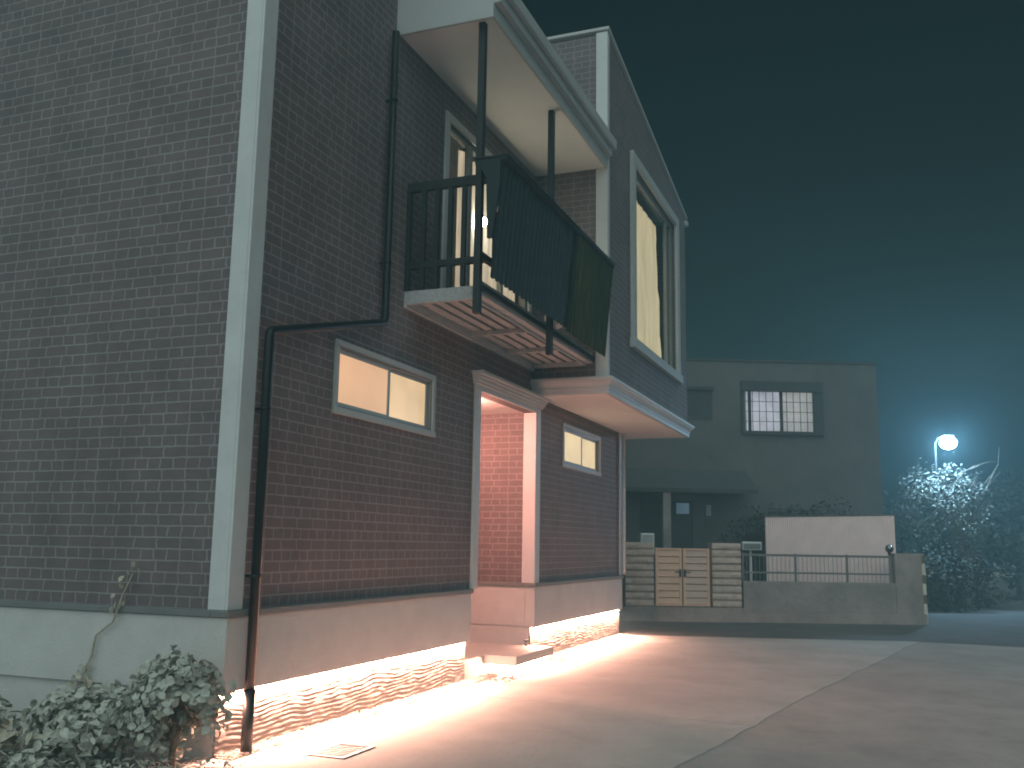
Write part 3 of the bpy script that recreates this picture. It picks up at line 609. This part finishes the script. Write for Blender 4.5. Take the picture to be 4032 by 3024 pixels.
# ------------------------------------------------------------------ street lamp and greenery beyond
lp = thing('street_lamp', 'glaring blue white street lamp on a thin pole above the ivy tree', 'street lamp', (7.44, 5.65, 0), 'N'); o_ = (7.44, 5.65, 0)
MB().tube([(7.44, 5.65, -.05), (7.44, 5.65, 2.5), (7.44, 5.62, 4.3), (7.46, 5.45, 4.43), (7.5, 5.2, 4.455)], [.045, .035, .024, .022, .022], 12).build('pole', M['pole'], lp, o_)
lh = MB().box(7.40, 7.68, 5.02, 5.18, 4.43, 4.47).build('lamp_head', M['pole'], lp, o_, bevel=.01)
MB().ball((7.54, 5.1, 4.255), .205, 20, 12, .78).build('lens', M['lamp'], lh, o_)

def blob_points(c, r, n, seed=0, shell=.55):
    out = []
    rnd = random.Random(seed)
    while len(out) < n:
        d = Vector((rnd.gauss(0, 1), rnd.gauss(0, 1), rnd.gauss(0, 1))).normalized(); q = shell+(1-shell)*rnd.random()**.6
        wob = 1+.38*noise.noise(d*1.9+Vector((seed*3.1, 0, 0)))+.22*noise.noise(d*4.3+Vector((0, seed*2.3, 0)))
        p = Vector((d.x*r[0], d.y*r[1], d.z*r[2]))*q*wob
        if noise.noise(p*2.6+Vector((seed, 5, 0))) < -.22: continue
        out.append((Vector(c)+p, d))
    return out
def leafy(c, r, n, size, seed, asp=.6, shell=.5, fine=False):
    mb = MB(); mb.fine = fine; random.seed(seed)
    for p, d in blob_points(c, r, n, seed, shell):
        mb.leaf(p, d+Vector((random.gauss(0, .6), random.gauss(0, .6), random.gauss(0, .6)+.3)), size*random.uniform(.6, 1.3), asp)
    return mb
def twig(mb, p, d, l, r, depth, rnd):
    pts = [Vector(p)]; dd = Vector(d).normalized(); rr = [r]
    for k in range(4):
        dd = (dd+Vector((rnd.gauss(0, .16), rnd.gauss(0, .16), rnd.gauss(0, .1)+.04))).normalized(); pts.append(pts[-1]+dd*l/4); rr.append(r*(1-.17*(k+1)))
    mb.tube(pts, rr, 6)
    if depth:
        for k in range(3): q = pts[rnd.randint(2, 4)]; twig(mb, q, dd+Vector((rnd.gauss(0, .6), rnd.gauss(0, .6), rnd.gauss(.1, .3))), l*.62, r*.5, depth-1, rnd)
tr = thing('ivy_tree', 'leafy ivy covered tree lit by the street lamp above it', 'tree', (7.9, 5.6, 0), 'N'); o_ = (7.9, 5.6, 0)
mb = MB(); mb.tube([(7.9, 5.6, -.05), (7.87, 5.65, .8), (7.95, 5.6, 1.8), (8.1, 5.6, 2.8)], [.16, .13, .11, .08], 10); mb.build('trunk', M['bark'], tr, o_)
mb = MB(); rnd = random.Random(5)
for k in range(6): twig(mb, (8.1+rnd.gauss(0, .25), 5.6, 2.3+rnd.random()*.5), (rnd.uniform(-.6, .9), rnd.gauss(0, .3), .8), .8, .018, 1, rnd)
for pts in ([(8.45, 5.4, 2.9), (8.75, 5.35, 3.35), (8.95, 5.3, 3.75), (9.0, 5.3, 4.2)], [(8.4, 5.4, 3.0), (8.7, 5.3, 3.4), (8.85, 5.25, 3.6)], [(8.2, 5.3, 3.6), (8.5, 5.2, 3.75), (8.9, 5.2, 3.82)], [(8.0, 5.4, 3.5), (8.3, 5.3, 3.68), (8.45, 5.2, 3.72)]): mb.tube(pts, [.009, .008, .006, .003][:len(pts)], 6)
mb.build('branches', M['bark'], tr, o_)
mb = leafy((7.6, 5.95, 2.65), (1.05, .95, 1.15), 3600, .10, 3); m2 = leafy((8.1, 5.75, 2.35), (.65, .75, 1.2), 2600, .09, 9)
n = len(mb.v); mb.v += m2.v; mb.f += [tuple(i+n for i in f) for f in m2.f]; mb.sm += m2.sm
m2 = leafy((7.95, 5.8, 1.3), (.5, .45, .6), 800, .09, 12); n = len(mb.v); mb.v += m2.v; mb.f += [tuple(i+n for i in f) for f in m2.f]; mb.sm += m2.sm
mb.build('crown', M['leaf'], tr, o_, recalc=False)
def shrub(name, label, cat, c, r, n, size, mt, frame, seed, trunk_h=None, group=None):
    t = thing(name, label, cat, (c[0], c[1], 0), frame, group); o2 = (c[0], c[1], 0)
    leafy(c, r, n, size, seed, asp=.85 if frame == 'W' else .6, shell=.35, fine=frame == 'W').build('crown' if cat == 'tree' else 'foliage', M[mt], t, o2, recalc=False)
    mb = MB(); rnd = random.Random(seed)
    mb.tube([(c[0], c[1], -.05), (c[0]+.03, c[1], c[2]*.5), (c[0], c[1]+.03, c[2])], [max(.02, r[0]*.1), max(.015, r[0]*.08), max(.01, r[0]*.05)], 8)
    for k in range(4): twig(mb, (c[0], c[1], c[2]*.4), (rnd.gauss(0, .6), rnd.gauss(0, .6), 1), r[2]*.5, max(.008, r[0]*.04), 1, rnd)
    mb.build('trunk' if cat == 'tree' else 'stem', M['bark'], t, o2)
    return t
shrub('low_bush', 'low pale flowering bush at the lane edge under the street lamp', 'bush', (8.85, 6.1, .3), (.5, .4, .28), 900, .10, 'leaf', 'N', 21)
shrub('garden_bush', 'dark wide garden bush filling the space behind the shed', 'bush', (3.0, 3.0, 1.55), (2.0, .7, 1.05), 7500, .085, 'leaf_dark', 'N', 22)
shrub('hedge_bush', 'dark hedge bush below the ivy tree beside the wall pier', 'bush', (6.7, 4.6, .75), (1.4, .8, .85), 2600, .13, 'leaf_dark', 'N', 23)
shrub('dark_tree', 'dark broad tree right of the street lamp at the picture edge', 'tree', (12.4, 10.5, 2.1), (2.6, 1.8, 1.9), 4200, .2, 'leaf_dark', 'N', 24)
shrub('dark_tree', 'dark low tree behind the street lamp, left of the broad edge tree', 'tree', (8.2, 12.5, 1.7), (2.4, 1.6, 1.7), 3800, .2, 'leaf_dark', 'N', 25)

# ------------------------------------------------------------------ planting at the near corner
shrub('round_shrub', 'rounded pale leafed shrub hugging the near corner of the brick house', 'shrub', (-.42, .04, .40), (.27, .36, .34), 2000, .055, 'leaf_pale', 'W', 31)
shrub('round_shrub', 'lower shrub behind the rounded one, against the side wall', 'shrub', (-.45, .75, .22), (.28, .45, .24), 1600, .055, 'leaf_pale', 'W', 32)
vn = thing('climbing_vine', 'thin bent vine climbing the pale side plinth', 'vine', (-.06, 1.1, 0)); o_ = (-.06, 1.1, 0)
MB().tube([(-.10, 1.08, .0), (-.07, 1.085, .376), (-.06, 1.157, .518), (-.06, 1.111, .604), (-.06, 1.086, .753), (-.07, .93, .855), (-.075, .907, .90), (-.07, .86, 1.05), (-.05, .80, 1.2)], [.012, .010, .009, .008, .008, .007, .007, .005, .003], 7).build('stem', M['leaf_dry'], vn, o_)
mb = MB(); mb.fine = True; random.seed(41)
for (y, z) in ((1.10, .35), (1.12, .42), (1.16, .50), (1.2, .47), (1.22, .43), (1.02, .30), (.88, 1.0), (.84, 1.08), (.92, .93), (.8, 1.15), (.78, 1.22), (.86, 1.12)):
    for k in range(2 if z > .7 else 4): mb.leaf((-.07+random.uniform(-.03, .01), y+random.gauss(0, .035), z+random.gauss(0, .03)), (-1, random.gauss(0, .4), random.gauss(0, .4)), random.uniform(.03, .06), .7)
mb.build('leaves', M['leaf_dry'], vn, o_, recalc=False)
# tall weeds in the bed, each its own plant
def weed(x, y, h, n, ls, mt, label, seed):
    t = thing('weed', label, 'plant', (x, y, 0), 'W', 'leafy plants in the bed along the side wall'); o2 = (x, y, 0); rnd = random.Random(seed); random.seed(seed)
    st_ = MB(); lv = MB(); lv.fine = True
    for k in range(n):
        a = rnd.uniform(0, 6.28); l = rnd.uniform(.05, .22); top = Vector((x+math.cos(a)*l, y+math.sin(a)*l, h*rnd.uniform(.6, 1.05)))
        mid = Vector((x+math.cos(a)*l*.35, y+math.sin(a)*l*.35, top.z*.55)); st_.tube([(x, y, -.03), tuple(mid), tuple(top)], [.006, .005, .003], 5)
        for q in range(9):
            f = .25+.75*q/8; p = mid.lerp(top, (f-.4)/.6) if f > .4 else Vector((x, y, 0)).lerp(mid, f/.4)
            lv.leaf(p+Vector((rnd.gauss(0, .045), rnd.gauss(0, .045), rnd.gauss(0, .02))), (rnd.gauss(0, .7), rnd.gauss(0, .7), 1), ls*rnd.uniform(.6, 1.2), .5)
    st_.build('stem', M['leaf_dry'], t, o2); lv.build('leaves', M[mt], t, o2, recalc=False)
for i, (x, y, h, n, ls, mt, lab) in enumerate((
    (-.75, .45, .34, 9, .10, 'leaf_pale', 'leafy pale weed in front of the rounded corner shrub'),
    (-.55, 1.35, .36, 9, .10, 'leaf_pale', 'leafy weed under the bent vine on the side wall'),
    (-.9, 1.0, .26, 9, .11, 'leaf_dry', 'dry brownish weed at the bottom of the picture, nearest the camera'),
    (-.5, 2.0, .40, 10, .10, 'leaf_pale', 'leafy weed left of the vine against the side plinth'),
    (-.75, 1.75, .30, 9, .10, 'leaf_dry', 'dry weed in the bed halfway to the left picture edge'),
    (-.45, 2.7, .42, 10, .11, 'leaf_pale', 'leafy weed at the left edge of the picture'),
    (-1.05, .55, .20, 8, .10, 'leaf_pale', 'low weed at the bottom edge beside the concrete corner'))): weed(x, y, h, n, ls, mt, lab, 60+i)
# ground cover
mb = MB(); random.seed(77)
for i in range(5200):
    x = random.uniform(-1.9, -.24); y = random.uniform(-.5, 3.6)
    if x > -.36 and y < .2: continue
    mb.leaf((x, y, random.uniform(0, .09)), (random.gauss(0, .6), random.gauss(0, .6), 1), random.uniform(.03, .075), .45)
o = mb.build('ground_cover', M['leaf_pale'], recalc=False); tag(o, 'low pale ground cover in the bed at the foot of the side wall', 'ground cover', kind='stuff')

# ------------------------------------------------------------------ haze
hz = MB().box(-12, 33, -22, 22, -1.2, 8.75).build('haze', None or M['dark_in'])
hm = bpy.data.materials.new('haze'); hm.use_nodes = True; t = hm.node_tree; t.nodes.clear()
ou = t.nodes.new('ShaderNodeOutputMaterial'); pv = t.nodes.new('ShaderNodeVolumePrincipled')
pv.inputs['Color'].default_value = (.50, .86, .96, 1); pv.inputs['Density'].default_value = .011; pv.inputs['Anisotropy'].default_value = .0
t.links.new(pv.outputs[0], ou.inputs['Volume'])
hz.data.materials.clear(); hz.data.materials.append(hm); hz['kind'] = 'stuff'; hz['label'] = 'thin night haze hanging over the whole scene'; hz['category'] = 'haze'
